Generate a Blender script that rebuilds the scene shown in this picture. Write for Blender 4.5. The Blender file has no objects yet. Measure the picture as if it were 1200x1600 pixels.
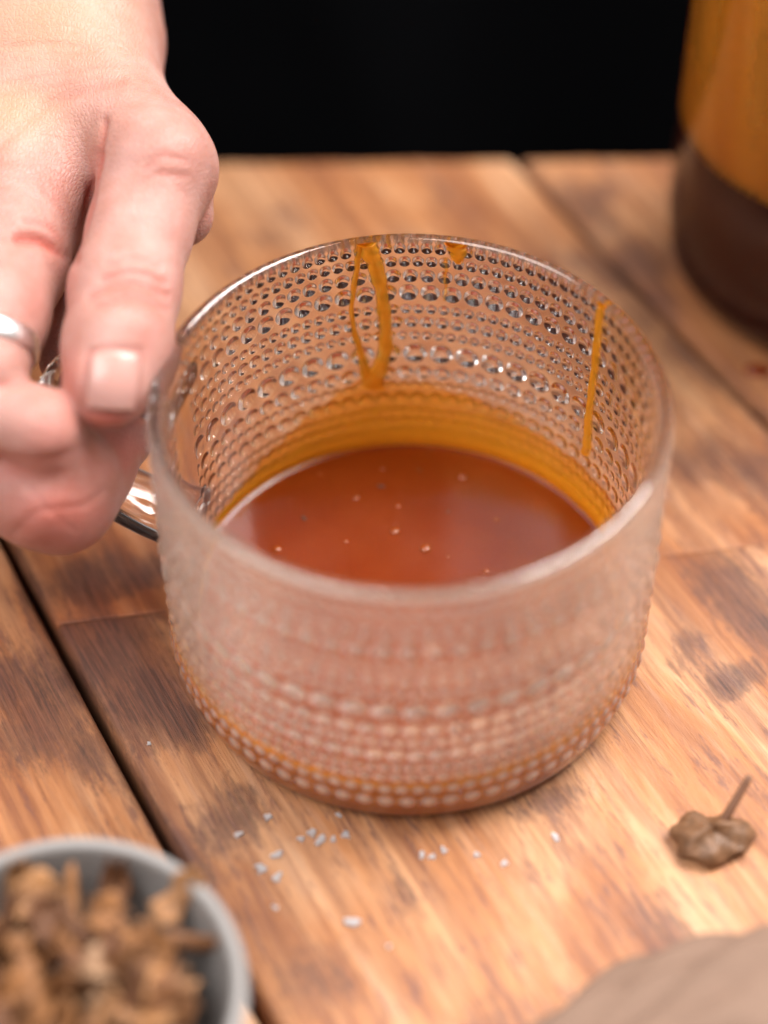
import bpy, bmesh, math, random
import numpy as np
from mathutils import Vector, Matrix

S = bpy.context.scene
C = S.collection
random.seed(7)
rng = np.random.default_rng(11)

# ------------------------------------------------------------------ camera
F_PX, PITCH, ROLL = 3032.7, 0.8210, -0.0059          # focal length in pixels of a 1200x1600 picture
CAM = np.array([-0.0050, -0.2668, 0.3262])
FW = np.array([0, math.cos(PITCH), -math.sin(PITCH)])
_rt = np.array([1.0, 0, 0]); _up = np.cross(_rt, FW)
RT = math.cos(ROLL) * _rt + math.sin(ROLL) * _up
UP = -math.sin(ROLL) * _rt + math.cos(ROLL) * _up
cd = bpy.data.cameras.new('camera'); cam = bpy.data.objects.new('camera', cd); C.objects.link(cam)
cd.sensor_fit = 'VERTICAL'; cd.sensor_height = 36; cd.sensor_width = 27
cd.lens = F_PX / 1600 * 36
cd.clip_start = 0.01; cd.clip_end = 20
cam.matrix_world = Matrix((( RT[0], UP[0], -FW[0], CAM[0]), (RT[1], UP[1], -FW[1], CAM[1]),
                           (RT[2], UP[2], -FW[2], CAM[2]), (0, 0, 0, 1)))
cd.dof.use_dof = True; cd.dof.focus_distance = 0.405; cd.dof.aperture_fstop = 3.4
S.camera = cam

# ------------------------------------------------------------------ world, lamps, exposure
W = bpy.data.worlds.new('World'); S.world = W; W.use_nodes = True
W.node_tree.nodes['Background'].inputs[0].default_value = (1, 0.97, 0.95, 1)
W.node_tree.nodes['Background'].inputs[1].default_value = 0.25

def lamp(name, loc, target, sx, sy, power, col=(1, 1, 1)):
    d = bpy.data.lights.new(name, 'AREA'); d.shape = 'RECTANGLE'; d.size = sx; d.size_y = sy
    d.energy = power; d.color = col
    o = bpy.data.objects.new(name, d); C.objects.link(o); o.location = loc
    o.rotation_euler = (Vector(target) - Vector(loc)).to_track_quat('-Z', 'Y').to_euler()
    return o
lamp('window_light', (0.62, 0.40, 1.05), (0, 0, 0), 0.85, 0.85, 42, (1, 0.97, 0.95))
lamp('overhead_softbox', (-0.55, -0.35, 1.15), (-0.02, 0, 0.02), 1.0, 0.8, 15, (1, 0.97, 0.96))
S.view_settings.view_transform = 'Standard'; S.view_settings.look = 'None'
S.view_settings.exposure = 0.35; S.view_settings.gamma = 1
S.render.engine = 'CYCLES'
cy = S.cycles
cy.use_denoising = True; cy.caustics_reflective = True; cy.caustics_refractive = True
cy.max_bounces = 24; cy.transmission_bounces = 20; cy.transparent_max_bounces = 24
cy.glossy_bounces = 8; cy.diffuse_bounces = 5
cy.sample_clamp_indirect = 25; cy.blur_glossy = 0.4

# ------------------------------------------------------------------ helpers
def at(px, py, depth):
    """world point seen at photo pixel (px, py) at this distance along the optical axis"""
    return CAM + depth * (FW + (px - 600) / F_PX * RT - (py - 800) / F_PX * UP)
def ray(px, py):
    d = FW + (px - 600) / F_PX * RT - (py - 800) / F_PX * UP
    return d
def on_z(px, py, z=0.0):
    d = ray(px, py); return CAM + d * ((z - CAM[2]) / d[2])
def on_cyl(px, py, r):
    d = ray(px, py); a = d[0]**2 + d[1]**2; b = CAM[0]*d[0] + CAM[1]*d[1]; c = CAM[0]**2 + CAM[1]**2 - r*r
    t = (-b + math.sqrt(max(b*b - a*c, 0))) / a; P = CAM + d*t
    return math.atan2(P[1], P[0]), P[2]
def to_px(P):
    d = P - CAM; z = d @ FW
    return np.stack([600 + F_PX * (d @ RT) / z, 800 - F_PX * (d @ UP) / z, z], -1)

def mesh(name, V, Fq, mat=None, smooth=True):
    V = np.asarray(V, np.float32)
    me = bpy.data.meshes.new(name)
    if isinstance(Fq, np.ndarray):
        n, k = Fq.shape
        me.vertices.add(len(V)); me.vertices.foreach_set('co', V.ravel())
        me.loops.add(n * k); me.loops.foreach_set('vertex_index', Fq.astype(np.int32).ravel())
        me.polygons.add(n); me.polygons.foreach_set('loop_start', np.arange(0, n * k, k, dtype=np.int32))
        me.polygons.foreach_set('loop_total', np.full(n, k, np.int32))
        me.update(calc_edges=True)
    else:
        me.from_pydata(V.tolist(), [], Fq)
    me.validate()
    if mat: me.materials.append(mat)
    if smooth: me.polygons.foreach_set('use_smooth', [True] * len(me.polygons))
    me.update()
    return me
def attr(me, name, vals):
    a = me.attributes.new(name, 'FLOAT', 'POINT'); a.data.foreach_set('value', np.asarray(vals, np.float32))
def ob(name, me, parent=None, loc=None, rot=None):
    o = bpy.data.objects.new(name, me); C.objects.link(o)
    if parent: o.parent = parent
    if loc is not None: o.location = [float(v) for v in loc]
    if rot is not None: o.rotation_euler = rot
    return o
def tag(o, label=None, cat=None, group=None, kind=None):
    if label: o['label'] = label
    if cat: o['category'] = cat
    if group: o['group'] = group
    if kind: o['kind'] = kind
    return o
def empty(name, loc=(0, 0, 0), rz=0):
    o = bpy.data.objects.new(name, None); C.objects.link(o); o.empty_display_size = 0.01
    o.location = [float(v) for v in loc]; o.rotation_euler = (0, 0, rz); return o
def grid_faces(nu, nv, wrap_u=False):
    """faces of a grid whose vertex (i in v, j in u) is i*nu+j"""
    ju = np.arange(nu if wrap_u else nu - 1); iv = np.arange(nv - 1)
    J, I = np.meshgrid(ju, iv); J = J.ravel(); I = I.ravel(); J2 = (J + 1) % nu
    return np.stack([I*nu + J, I*nu + J2, (I+1)*nu + J2, (I+1)*nu + J], -1)
def tube(pts, rad, n=12, caps=True, squash=None):
    """tube along a polyline; rad scalar or per point (a, b) half sizes; returns V, faces list"""
    pts = np.asarray(pts, float); m = len(pts)
    T = np.gradient(pts, axis=0); T /= np.linalg.norm(T, axis=1)[:, None]
    ref = np.array([0, 0, 1.0]) if squash is None else np.asarray(squash, float)
    if squash is None and abs(T[0] @ ref) > 0.9: ref = np.array([1.0, 0, 0])
    V = []
    for i in range(m):
        N = ref - T[i] * (ref @ T[i]); N /= np.linalg.norm(N) + 1e-12; B = np.cross(T[i], N)
        ra, rb = (rad[i] if np.ndim(rad) == 2 else (rad[i], rad[i]) if np.ndim(rad) == 1 else (rad, rad))
        for k in range(n):
            a = 2 * math.pi * k / n
            V.append(pts[i] + N * ra * math.cos(a) + B * rb * math.sin(a))
    Fc = [tuple(int(x) for x in f) for f in grid_faces(n, m, True)]
    if caps:
        Fc.append(tuple(range(n - 1, -1, -1))); Fc.append(tuple((m - 1) * n + k for k in range(n)))
    return np.array(V), Fc
def lathe(prof, n=96):
    prof = np.asarray(prof, float); th = np.arange(n) * 2 * math.pi / n
    V = np.stack([prof[:, :1] * np.cos(th), prof[:, :1] * np.sin(th), np.repeat(prof[:, 1:], n, 1)], -1).reshape(-1, 3)
    return V, grid_faces(n, len(prof), True)
def smooth_path(P, n=60):
    """Catmull-Rom through points"""
    P = np.asarray(P, float); m = len(P); out = []
    Q = np.vstack([2*P[0] - P[1], P, 2*P[-1] - P[-2]])
    for s in np.linspace(0, m - 1 - 1e-9, n):
        i = int(s); t = s - i; a, b, c, d = Q[i], Q[i+1], Q[i+2], Q[i+3]
        out.append(0.5 * (2*b + (c - a)*t + (2*a - 5*b + 4*c - d)*t*t + (3*b - a - 3*c + d)*t**3))
    return np.array(out)

# ------------------------------------------------------------------ materials
class NT:
    def __init__(s, name):
        s.m = bpy.data.materials.new(name); s.m.use_nodes = True; s.t = s.m.node_tree
        s.p = s.t.nodes['Principled BSDF']; s.o = s.t.nodes['Material Output']
    def n(s, typ, **kw):
        x = s.t.nodes.new(typ)
        for k, v in kw.items(): setattr(x, k, v)
        return x
    def set(s, node, **kw):
        for k, v in kw.items():
            i = node.inputs[k.replace('_', ' ')]
            if hasattr(v, 'is_output'): s.t.links.new(v, i)
            else: i.default_value = v
        return node
    def link(s, a, b): s.t.links.new(a, b)
    def coord(s, which='Object', scale=(1, 1, 1), rot=(0, 0, 0)):
        c = s.n('ShaderNodeTexCoord'); mp = s.n('ShaderNodeMapping'); s.link(c.outputs[which], mp.inputs[0])
        mp.inputs['Scale'].default_value = scale; mp.inputs['Rotation'].default_value = rot
        return mp.outputs[0]
    def noise(s, vec, scale, detail=4, rough=0.5, dist=0.0):
        x = s.n('ShaderNodeTexNoise'); s.link(vec, x.inputs['Vector'])
        x.inputs['Scale'].default_value = scale; x.inputs['Detail'].default_value = detail
        x.inputs['Roughness'].default_value = rough; x.inputs['Distortion'].default_value = dist
        return x.outputs['Fac']
    def ramp(s, fac, stops, interp='LINEAR'):
        r = s.n('ShaderNodeValToRGB'); s.link(fac, r.inputs[0]); e = r.color_ramp.elements
        r.color_ramp.interpolation = interp
        while len(e) < len(stops): e.new(0.5)
        for k, (p, c) in zip(e, stops):
            k.position = p; k.color = (c, c, c, 1) if np.isscalar(c) else (*c, 1)
        return r.outputs[0]
    def mix(s, fac, a, b, mode='MIX'):
        x = s.n('ShaderNodeMix', data_type='RGBA', blend_type=mode)
        for i, v in ((0, fac), (6, a), (7, b)):
            if hasattr(v, 'is_output'): s.link(v, x.inputs[i])
            elif i: x.inputs[i].default_value = (*v, 1)
            else: x.inputs[i].default_value = v
        return x.outputs[2]
    def math(s, op, a, b=0.0, c=None, clamp=False):
        x = s.n('ShaderNodeMath', operation=op); x.use_clamp = clamp
        for i, v in enumerate((a, b) if c is None else (a, b, c)):
            if hasattr(v, 'is_output'): s.link(v, x.inputs[i])
            else: x.inputs[i].default_value = v
        return x.outputs[0]
    def attr(s, name):
        x = s.n('ShaderNodeAttribute'); x.attribute_name = name; return x.outputs['Fac']
    def bump(s, h, strength, dist):
        x = s.n('ShaderNodeBump'); s.link(h, x.inputs['Height'])
        x.inputs['Strength'].default_value = strength; x.inputs['Distance'].default_value = dist
        return x.outputs[0]

def mat_wood():
    m = NT('burnt_wood')
    inf = m.n('ShaderNodeObjectInfo')
    off = m.n('ShaderNodeVectorMath', operation='ADD'); c = m.n('ShaderNodeTexCoord')
    sc = m.n('ShaderNodeVectorMath', operation='SCALE'); comb = m.n('ShaderNodeCombineXYZ')
    m.link(inf.outputs['Random'], comb.inputs[0]); m.link(inf.outputs['Random'], comb.inputs[1])
    m.link(comb.outputs[0], sc.inputs[0]); sc.inputs['Scale'].default_value = 3.7
    m.link(c.outputs['Object'], off.inputs[0]); m.link(sc.outputs[0], off.inputs[1])
    def mp(sx, sy):
        x = m.n('ShaderNodeMapping'); m.link(off.outputs[0], x.inputs[0]); x.inputs['Scale'].default_value = (sx, sy, 20)
        return x.outputs[0]
    grain = m.noise(mp(260, 14), 1, 6, 0.65, 0.6)
    broad = m.noise(mp(42, 9), 1, 5, 0.6, 0.8)
    patch = m.noise(mp(26, 19), 1, 7, 0.62, 0.4)
    speck = m.noise(mp(900, 240), 1, 5, 0.7)
    fine = m.noise(mp(1500, 60), 1, 4, 0.6)
    base = m.ramp(broad, [(0.30, (0.25, 0.084, 0.031)), (0.47, (0.43, 0.176, 0.063)), (0.60, (0.54, 0.280, 0.135)), (0.74, (0.60, 0.365, 0.225))])
    base = m.mix(m.ramp(grain, [(0.36, 0.55), (0.56, 0.0)]), base, (0.22, 0.085, 0.04))
    streak = m.noise(mp(150, 7), 1, 6, 0.7, 1.2)
    base = m.mix(m.ramp(streak, [(0.40, 0.60), (0.52, 0.0)]), base, m.mix(1.0, base, (0.50, 0.36, 0.34), 'MULTIPLY'))
    base = m.mix(m.ramp(streak, [(0.56, 0.0), (0.70, 0.35)]), base, (0.62, 0.385, 0.26))
    fleck = m.noise(mp(620, 90), 1, 5, 0.75, 0.5)
    base = m.mix(m.ramp(m.math('ADD', fleck, m.math('MULTIPLY', m.math('SUBTRACT', patch, 0.5), 0.5)), [(0.54, 0.0), (0.64, 0.7)]), base, (0.14, 0.055, 0.040))
    # burn: attribute blotches (painted cast shadows among them) and free patches, edges broken up by the grain
    e = m.math('ADD', m.attr('stain_shade'), m.math('MULTIPLY', m.math('SUBTRACT', grain, 0.5), 1.0))
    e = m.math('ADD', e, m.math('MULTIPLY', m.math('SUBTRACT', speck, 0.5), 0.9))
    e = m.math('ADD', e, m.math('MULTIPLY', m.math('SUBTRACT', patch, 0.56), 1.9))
    burn_shade = m.ramp(e, [(0.16, 0.0), (0.36, 0.55), (0.75, 0.95)])
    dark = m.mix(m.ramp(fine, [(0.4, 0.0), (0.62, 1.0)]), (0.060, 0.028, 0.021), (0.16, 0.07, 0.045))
    col = m.mix(burn_shade, base, dark)
    red = m.attr('red')
    col = m.mix(m.math('MULTIPLY', red, 0.6), col, m.mix(1.0, col, (0.95, 0.52, 0.46), 'MULTIPLY'))
    m.set(m.p, Base_Color=col, Roughness=m.math('ADD', 0.36, m.math('MULTIPLY', grain, 0.25)))
    m.p.inputs['Specular IOR Level'].default_value = 0.5
    h = m.math('ADD', m.math('MULTIPLY', grain, 0.7), m.math('MULTIPLY', fine, 0.35))
    h = m.math('ADD', h, m.math('MULTIPLY', fleck, 0.5))
    m.set(m.p, Normal=m.bump(h, 0.8, 0.0008))
    return m.m

def mat_glass(name, col, rough=0.0, ior=1.5):
    m = NT(name); m.set(m.p, Base_Color=(*col, 1), Roughness=rough, IOR=ior)
    m.p.inputs['Transmission Weight'].default_value = 1; return m.m

def mat_simple(name, col, rough=0.5, metal=0.0, nscale=0, namp=0.3, bump=0.0, bscale=300, sss=0.0, srad=(0.003, 0.001, 0.0005)):
    m = NT(name); v = m.coord('Object')
    if nscale:
        f = m.noise(v, nscale, 5, 0.6)
        c = m.mix(f, tuple(x * (1 - namp) for x in col), tuple(min(1, x * (1 + namp)) for x in col))
        m.set(m.p, Base_Color=c)
    else: m.set(m.p, Base_Color=(*col, 1))
    m.set(m.p, Roughness=rough, Metallic=metal)
    if bump: m.set(m.p, Normal=m.bump(m.noise(v, bscale, 5, 0.6), 0.6, bump))
    if sss:
        m.p.inputs['Subsurface Weight'].default_value = sss
        m.p.inputs['Subsurface Radius'].default_value = srad; m.p.inputs['Subsurface Scale'].default_value = 1
    return m.m

def mat_caramel_film(name, col, dif, col2=(1.0, 0.34, 0.015), dif2=(0.85, 0.25, 0.012)):
    """thin translucent caramel: attribute 'thick' says how much it hides"""
    m = NT(name); v = m.coord('Object')
    t = m.attr('thick'); nz = m.noise(v, 350, 5, 0.6)
    t = m.math('ADD', t, m.math('MULTIPLY', m.math('SUBTRACT', nz, 0.5), 0.22), clamp=True)
    tr = m.n('ShaderNodeBsdfTransparent')
    m.link(m.mix(t, (1.0, 0.86, 0.58), (1.0, 0.60, 0.12)), tr.inputs[0])
    tl = m.n('ShaderNodeBsdfTranslucent'); m.link(m.mix(m.ramp(t, [(0.35, 0.0), (0.95, 1.0)]), col, col2), tl.inputs[0])
    df = m.n('ShaderNodeBsdfDiffuse'); m.link(m.mix(m.ramp(t, [(0.35, 0.0), (0.95, 1.0)]), dif, dif2), df.inputs[0])
    gl = m.n('ShaderNodeBsdfGlossy'); gl.inputs['Roughness'].default_value = 0.18
    bn = m.bump(nz, 0.25, 0.0006); m.link(bn, gl.inputs['Normal'])
    a = m.n('ShaderNodeMixShader'); m.link(tl.outputs[0], a.inputs[1]); m.link(df.outputs[0], a.inputs[2]); a.inputs[0].default_value = 0.5
    b = m.n('ShaderNodeMixShader'); m.link(m.math('MULTIPLY', t, 0.92), b.inputs[0]); m.link(tr.outputs[0], b.inputs[1]); m.link(a.outputs[0], b.inputs[2])
    fr = m.n('ShaderNodeFresnel'); fr.inputs[0].default_value = 1.4; m.link(bn, fr.inputs['Normal'])
    k = m.n('ShaderNodeMixShader'); geo = m.n('ShaderNodeNewGeometry'); m.link(m.math('MULTIPLY', fr.outputs[0], m.math('SUBTRACT', 1.0, geo.outputs['Backfacing'])), k.inputs[0]); m.link(b.outputs[0], k.inputs[1]); m.link(gl.outputs[0], k.inputs[2])
    m.link(k.outputs[0], m.o.inputs[0]); return m.m

def mat_caramel():
    m = NT('caramel'); v = m.coord('Object')
    f = m.noise(v, 70, 5, 0.55, 0.5); f2 = m.noise(v, 600, 4, 0.6)
    c = m.mix(m.ramp(f, [(0.25, 0.0), (0.8, 1.0)]), (0.155, 0.019, 0.0017), (0.185, 0.027, 0.003))
    m.set(m.p, Base_Color=c, Roughness=m.ramp(f, [(0.3, 0.13), (0.7, 0.24)]))
    m.p.inputs['Subsurface Weight'].default_value = 0.35
    m.p.inputs['Subsurface Radius'].default_value = (0.003, 0.0012, 0.0003); m.p.inputs['Subsurface Scale'].default_value = 1
    m.set(m.p, Normal=m.bump(m.math('ADD', f2, m.math('MULTIPLY', f, 2)), 0.15, 0.0004))
    return m.m

def mat_skin():
    m = NT('skin'); v = m.coord('Object')
    a = m.noise(v, 90, 6, 0.6); b = m.noise(v, 420, 5, 0.65)
    c = m.mix(m.ramp(a, [(0.32, 0.0), (0.68, 1.0)]), (0.375, 0.170, 0.132), (0.49, 0.275, 0.235))
    c = m.mix(m.math('MULTIPLY', m.ramp(b, [(0.5, 0.0), (0.75, 1.0)]), 0.25), c, (0.42, 0.17, 0.13))
    c = m.mix(m.attr('red'), c, (0.46, 0.10, 0.07))
    c = m.mix(m.attr('tan'), c, (0.46, 0.26, 0.155))
    m.set(m.p, Base_Color=c, Roughness=m.ramp(b, [(0.3, 0.40), (0.7, 0.56)]))
    m.p.inputs['Subsurface Weight'].default_value = 0.45
    m.p.inputs['Subsurface Radius'].default_value = (0.0045, 0.0016, 0.0008); m.p.inputs['Subsurface Scale'].default_value = 1
    wr = m.n('ShaderNodeTexVoronoi'); wr.feature = 'DISTANCE_TO_EDGE'; wr.inputs['Scale'].default_value = 1100
    mp = m.coord('Object', (1, 0.55, 1.2)); m.link(mp, wr.inputs['Vector'])
    h = m.math('ADD', m.math('MULTIPLY', m.ramp(wr.outputs['Distance'], [(0.0, 0.0), (0.25, 1.0)]), 0.6), m.math('MULTIPLY', b, 0.9))
    wk = m.noise(m.coord('Object', (110, 620, 620)), 1, 4, 0.6, 0.4)
    h = m.math('ADD', h, m.math('MULTIPLY', wk, 1.3))
    m.p.inputs['Specular IOR Level'].default_value = 0.4
    m.set(m.p, Normal=m.bump(h, 0.36, 0.0004))
    return m.m

WOOD = mat_wood()
GLASS = mat_glass('blush_glass', (1.0, 0.962, 0.94), 0, 1.62)
def add_light_veil(mat):  # mixes the painted pale veil of light into the glass
    t = mat.node_tree; p = t.nodes['Principled BSDF']; o = t.nodes['Material Output']
    a = t.nodes.new('ShaderNodeAttribute'); a.attribute_name = 'mist'
    c = t.nodes.new('ShaderNodeTexCoord'); n = t.nodes.new('ShaderNodeTexNoise'); n.inputs['Scale'].default_value = 90; n.inputs['Detail'].default_value = 5
    t.links.new(c.outputs['Object'], n.inputs['Vector'])
    k = t.nodes.new('ShaderNodeMath'); k.operation = 'MULTIPLY_ADD'; t.links.new(n.outputs['Fac'], k.inputs[0]); k.inputs[1].default_value = 0.5; k.inputs[2].default_value = 0.75
    f = t.nodes.new('ShaderNodeMath'); f.operation = 'MULTIPLY'; t.links.new(a.outputs['Fac'], f.inputs[0]); t.links.new(k.outputs[0], f.inputs[1]); f.use_clamp = True
    d = t.nodes.new('ShaderNodeBsdfDiffuse'); d.inputs[0].default_value = (.92, .78, .68, 1)
    l = t.nodes.new('ShaderNodeBsdfTranslucent'); l.inputs[0].default_value = (.94, .78, .66, 1)
    m1 = t.nodes.new('ShaderNodeMixShader'); t.links.new(d.outputs[0], m1.inputs[1]); t.links.new(l.outputs[0], m1.inputs[2]); m1.inputs[0].default_value = .4
    m2 = t.nodes.new('ShaderNodeMixShader'); t.links.new(f.outputs[0], m2.inputs[0]); t.links.new(p.outputs[0], m2.inputs[1]); t.links.new(m1.outputs[0], m2.inputs[2])
    t.links.new(m2.outputs[0], o.inputs[0])
add_light_veil(GLASS)
CLEAR = mat_glass('clear_glass', (0.98, 0.97, 0.95), 0, 1.33)
CARAMEL = mat_caramel()
FILM = mat_caramel_film('caramel_film', (1.0, 0.62, 0.045), (1.0, 0.52, 0.035))
FILM2 = mat_caramel_film('jar_film', (0.66, 0.34, 0.06), (0.44, 0.22, 0.045), (0.60, 0.24, 0.03), (0.40, 0.15, 0.02))
SKIN = mat_skin()
BLACK = mat_simple('black_cloth', (0.0035, 0.0035, 0.004), 1.0, nscale=8, namp=0.4)
BLACK.node_tree.nodes['Principled BSDF'].inputs['Specular IOR Level'].default_value = 0.0
GREYC = mat_simple('grey_ceramic', (0.25, 0.232, 0.22), 0.42, nscale=60, namp=0.08)
SILVER = mat_simple('silver', (0.90, 0.89, 0.88), 0.3, 1.0)
NAIL = mat_simple('nail', (0.50, 0.265, 0.225), 0.26, nscale=120, namp=0.06, sss=0.3)
SALT = mat_simple('salt', (0.78, 0.77, 0.79), 0.45)
SALT.node_tree.nodes['Principled BSDF'].inputs['Transmission Weight'].default_value = 0.65
LINEN = mat_simple('linen', (0.20, 0.122, 0.084), 0.85, nscale=300, namp=0.12, bump=0.0004, bscale=900)
SPICE = mat_simple('dark_speck', (0.05, 0.02, 0.01), 0.6)
BUBBLE = mat_simple('caramel_bubble', (0.22, 0.042, 0.006), 0.06)

# ------------------------------------------------------------------ table of four visible planks (plus one more each side)
GANG = math.atan2(0.467, 0.884)
GX = np.array([math.cos(GANG), math.sin(GANG)]); GY = np.array([-math.sin(GANG), math.cos(GANG)])
def loc2(P): return np.array([P[..., 0]*GX[0] + P[..., 1]*GX[1], P[..., 0]*GY[0] + P[..., 1]*GY[1]])
# burn marks, with jar and cup shadows painted among them: photo pixel, half size along / across the grain (m), strength
STAIN_SHADE = [(150,905,.010,.012,.5),(215,905,.006,.02,.5),(165,1035,.016,.016,.55),(225,1085,.016,.013,.6),(280,1120,.012,.008,.55),(120,1000,.010,.006,.45),
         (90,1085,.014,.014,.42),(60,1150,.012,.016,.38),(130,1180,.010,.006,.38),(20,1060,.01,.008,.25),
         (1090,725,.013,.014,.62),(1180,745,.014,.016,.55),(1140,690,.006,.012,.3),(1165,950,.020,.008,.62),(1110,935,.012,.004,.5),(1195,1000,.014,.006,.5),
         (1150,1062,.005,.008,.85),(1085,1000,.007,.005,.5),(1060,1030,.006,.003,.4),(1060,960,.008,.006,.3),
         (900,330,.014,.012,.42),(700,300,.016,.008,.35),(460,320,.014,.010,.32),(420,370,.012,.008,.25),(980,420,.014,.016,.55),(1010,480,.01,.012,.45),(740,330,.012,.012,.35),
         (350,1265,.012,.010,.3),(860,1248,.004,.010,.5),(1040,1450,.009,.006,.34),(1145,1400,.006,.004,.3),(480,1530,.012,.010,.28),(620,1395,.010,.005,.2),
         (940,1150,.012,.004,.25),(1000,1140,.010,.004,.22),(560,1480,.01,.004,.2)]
ST = [(loc2(on_z(x, y)), la, lc, s) for x, y, la, lc, s in STAIN_SHADE]
REDS = [(loc2(on_z(x, y)), a, c, s) for x, y, a, c, s in ((160,950,.012,.02,.9),(150,870,.02,.03,.5),(200,1010,.03,.03,.35),(1150,780,.03,.03,.25))]
BACK_Y, FRONT_Y = 0.1690, -0.42
def joint_y(x): return 0.0041 + 0.14 * (x + 0.0777)
table = tag(empty('wooden_table'), 'rustic orange brown plank table top with dark burnt patches', 'table')
def plank(x0, x1, lo, hi, dz=0.0, cell=0.0022):
    """top between local x0..x1; lo / hi give the world y of the two ends as a function of world x"""
    nu = max(12, int((x1 - x0) / cell)); 
    def end(u, fn):
        # local y where the line along the grain at local x = u meets world y = fn(x)
        v = 0.0
        for _ in range(30):
            w = u*GX + v*GY; v -= (w[1] - fn(w[0])) / (GY[1] - 0.14*GY[0] + 1e-9)
        return v
    us = np.r_[x0, x0+.0004, x0+.001, x0+.0018, np.linspace(x0+.003, x1-.003, nu), x1-.0018, x1-.001, x1-.0004, x1]
    v0 = np.array([end(u, lo) for u in us]); v1 = np.array([end(u, hi) for u in us])
    nv = max(12, int((v1 - v0).mean() / cell)); t = np.r_[0, .0012, .004, np.linspace(.008, .992, nv), .996, .9988, 1]
    U = np.repeat(us[None], len(t), 0); V = v0[None] + (v1 - v0)[None] * t[:, None]
    d = np.minimum(np.minimum(U - x0, x1 - U), 0.004)
    dv = np.minimum(np.minimum(t, 1 - t)[:, None] * (v1 - v0)[None], 0.004)
    rad = 0.0022
    def rnd(q): q = np.clip(q, 0, rad); return rad - np.sqrt(rad**2 - (rad - q)**2)
    Z = dz - rnd(d) - 0.03 * rnd(dv)
    Z = Z + 0.00012 * np.sin(U*260 + 3*np.sin(V*23)) * np.clip(d / 0.004, 0, 1)
    st = np.zeros_like(U); rd = np.zeros_like(U)
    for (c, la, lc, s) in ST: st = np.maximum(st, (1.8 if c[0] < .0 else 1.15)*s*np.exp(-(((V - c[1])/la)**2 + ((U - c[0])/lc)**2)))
    for (c, la, lc, s) in REDS: rd = np.maximum(rd, s*np.exp(-(((V - c[1])/la)**2 + ((U - c[0])/lc)**2)))
    st = np.maximum(st, 0.55*np.exp(-np.minimum(U - x0, x1 - U)/0.0035))     # grime along the gaps
    T = np.stack([U, V, Z], -1).reshape(-1, 3); n = len(us); k = len(t)
    Fq = grid_faces(n, k)
    # skirt and underside
    loop = list(range(n)) + [i*n + n-1 for i in range(1, k)] + [(k-1)*n + j for j in range(n-2, -1, -1)] + [i*n for i in range(k-2, 0, -1)]
    low = T[loop].copy(); low[:, 2] = -0.02
    base = len(T); L = len(loop)
    sk = np.array([[loop[i], base+i, base+(i+1) % L, loop[(i+1) % L]] for i in range(L)])
    me = mesh('plank', np.vstack([T, low]), np.vstack([Fq, sk]), WOOD)
    attr(me, 'stain_shade', np.r_[st.ravel(), np.full(L, 0.6)]); attr(me, 'red', np.r_[rd.ravel(), np.zeros(L)])
    return ob('plank', me, table, rot=(0, 0, GANG))
XL, XR = -0.0671, 0.1078
G = 0.0011
def jg(x): return float(np.interp(x, [-.045, 0.0], [.0002, .00002]))
back = lambda x: BACK_Y + 0.008 * x
front = lambda x: FRONT_Y
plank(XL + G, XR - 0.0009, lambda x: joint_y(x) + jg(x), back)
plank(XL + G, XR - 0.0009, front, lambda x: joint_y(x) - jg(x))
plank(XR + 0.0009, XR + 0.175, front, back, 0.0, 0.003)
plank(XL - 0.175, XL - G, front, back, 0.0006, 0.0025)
under = mesh('table_bed', *lathe([(0.0, -0.030), (0.55, -0.030), (0.55, -0.0205), (0.0, -0.0205)], 4), WOOD, False)
bed = ob('bearer', mesh('bearer', [(-.42,-.40,-.045),(.42,-.40,-.045),(.42,.155,-.045),(-.42,.155,-.045),(-.42,-.40,-.0202),(.42,-.40,-.0202),(.42,.155,-.0202),(-.42,.155,-.0202)],
     [(3,2,1,0),(4,5,6,7),(0,1,5,4),(1,2,6,5),(2,3,7,6),(3,0,4,7)], mat_simple('dark_underboard', (0.02, 0.012, 0.009), 0.8), False), table)

# ------------------------------------------------------------------ black cloth behind the table
nx, nz = 160, 60
bx = np.linspace(-1.1, 1.1, nx); bz = np.linspace(-0.75, 0.70, nz); X, Z = np.meshgrid(bx, bz)
Y = 0.40 + 0.018*np.sin(X*21 + 1.3*np.sin(Z*5)) + 0.010*np.sin(X*47 + Z*9) + 0.06*np.clip(-Z, 0, 1)
tag(ob('backdrop', mesh('backdrop', np.stack([X, Y, Z], -1).reshape(-1, 3), grid_faces(nx, nz), BLACK)), kind='structure')

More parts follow.
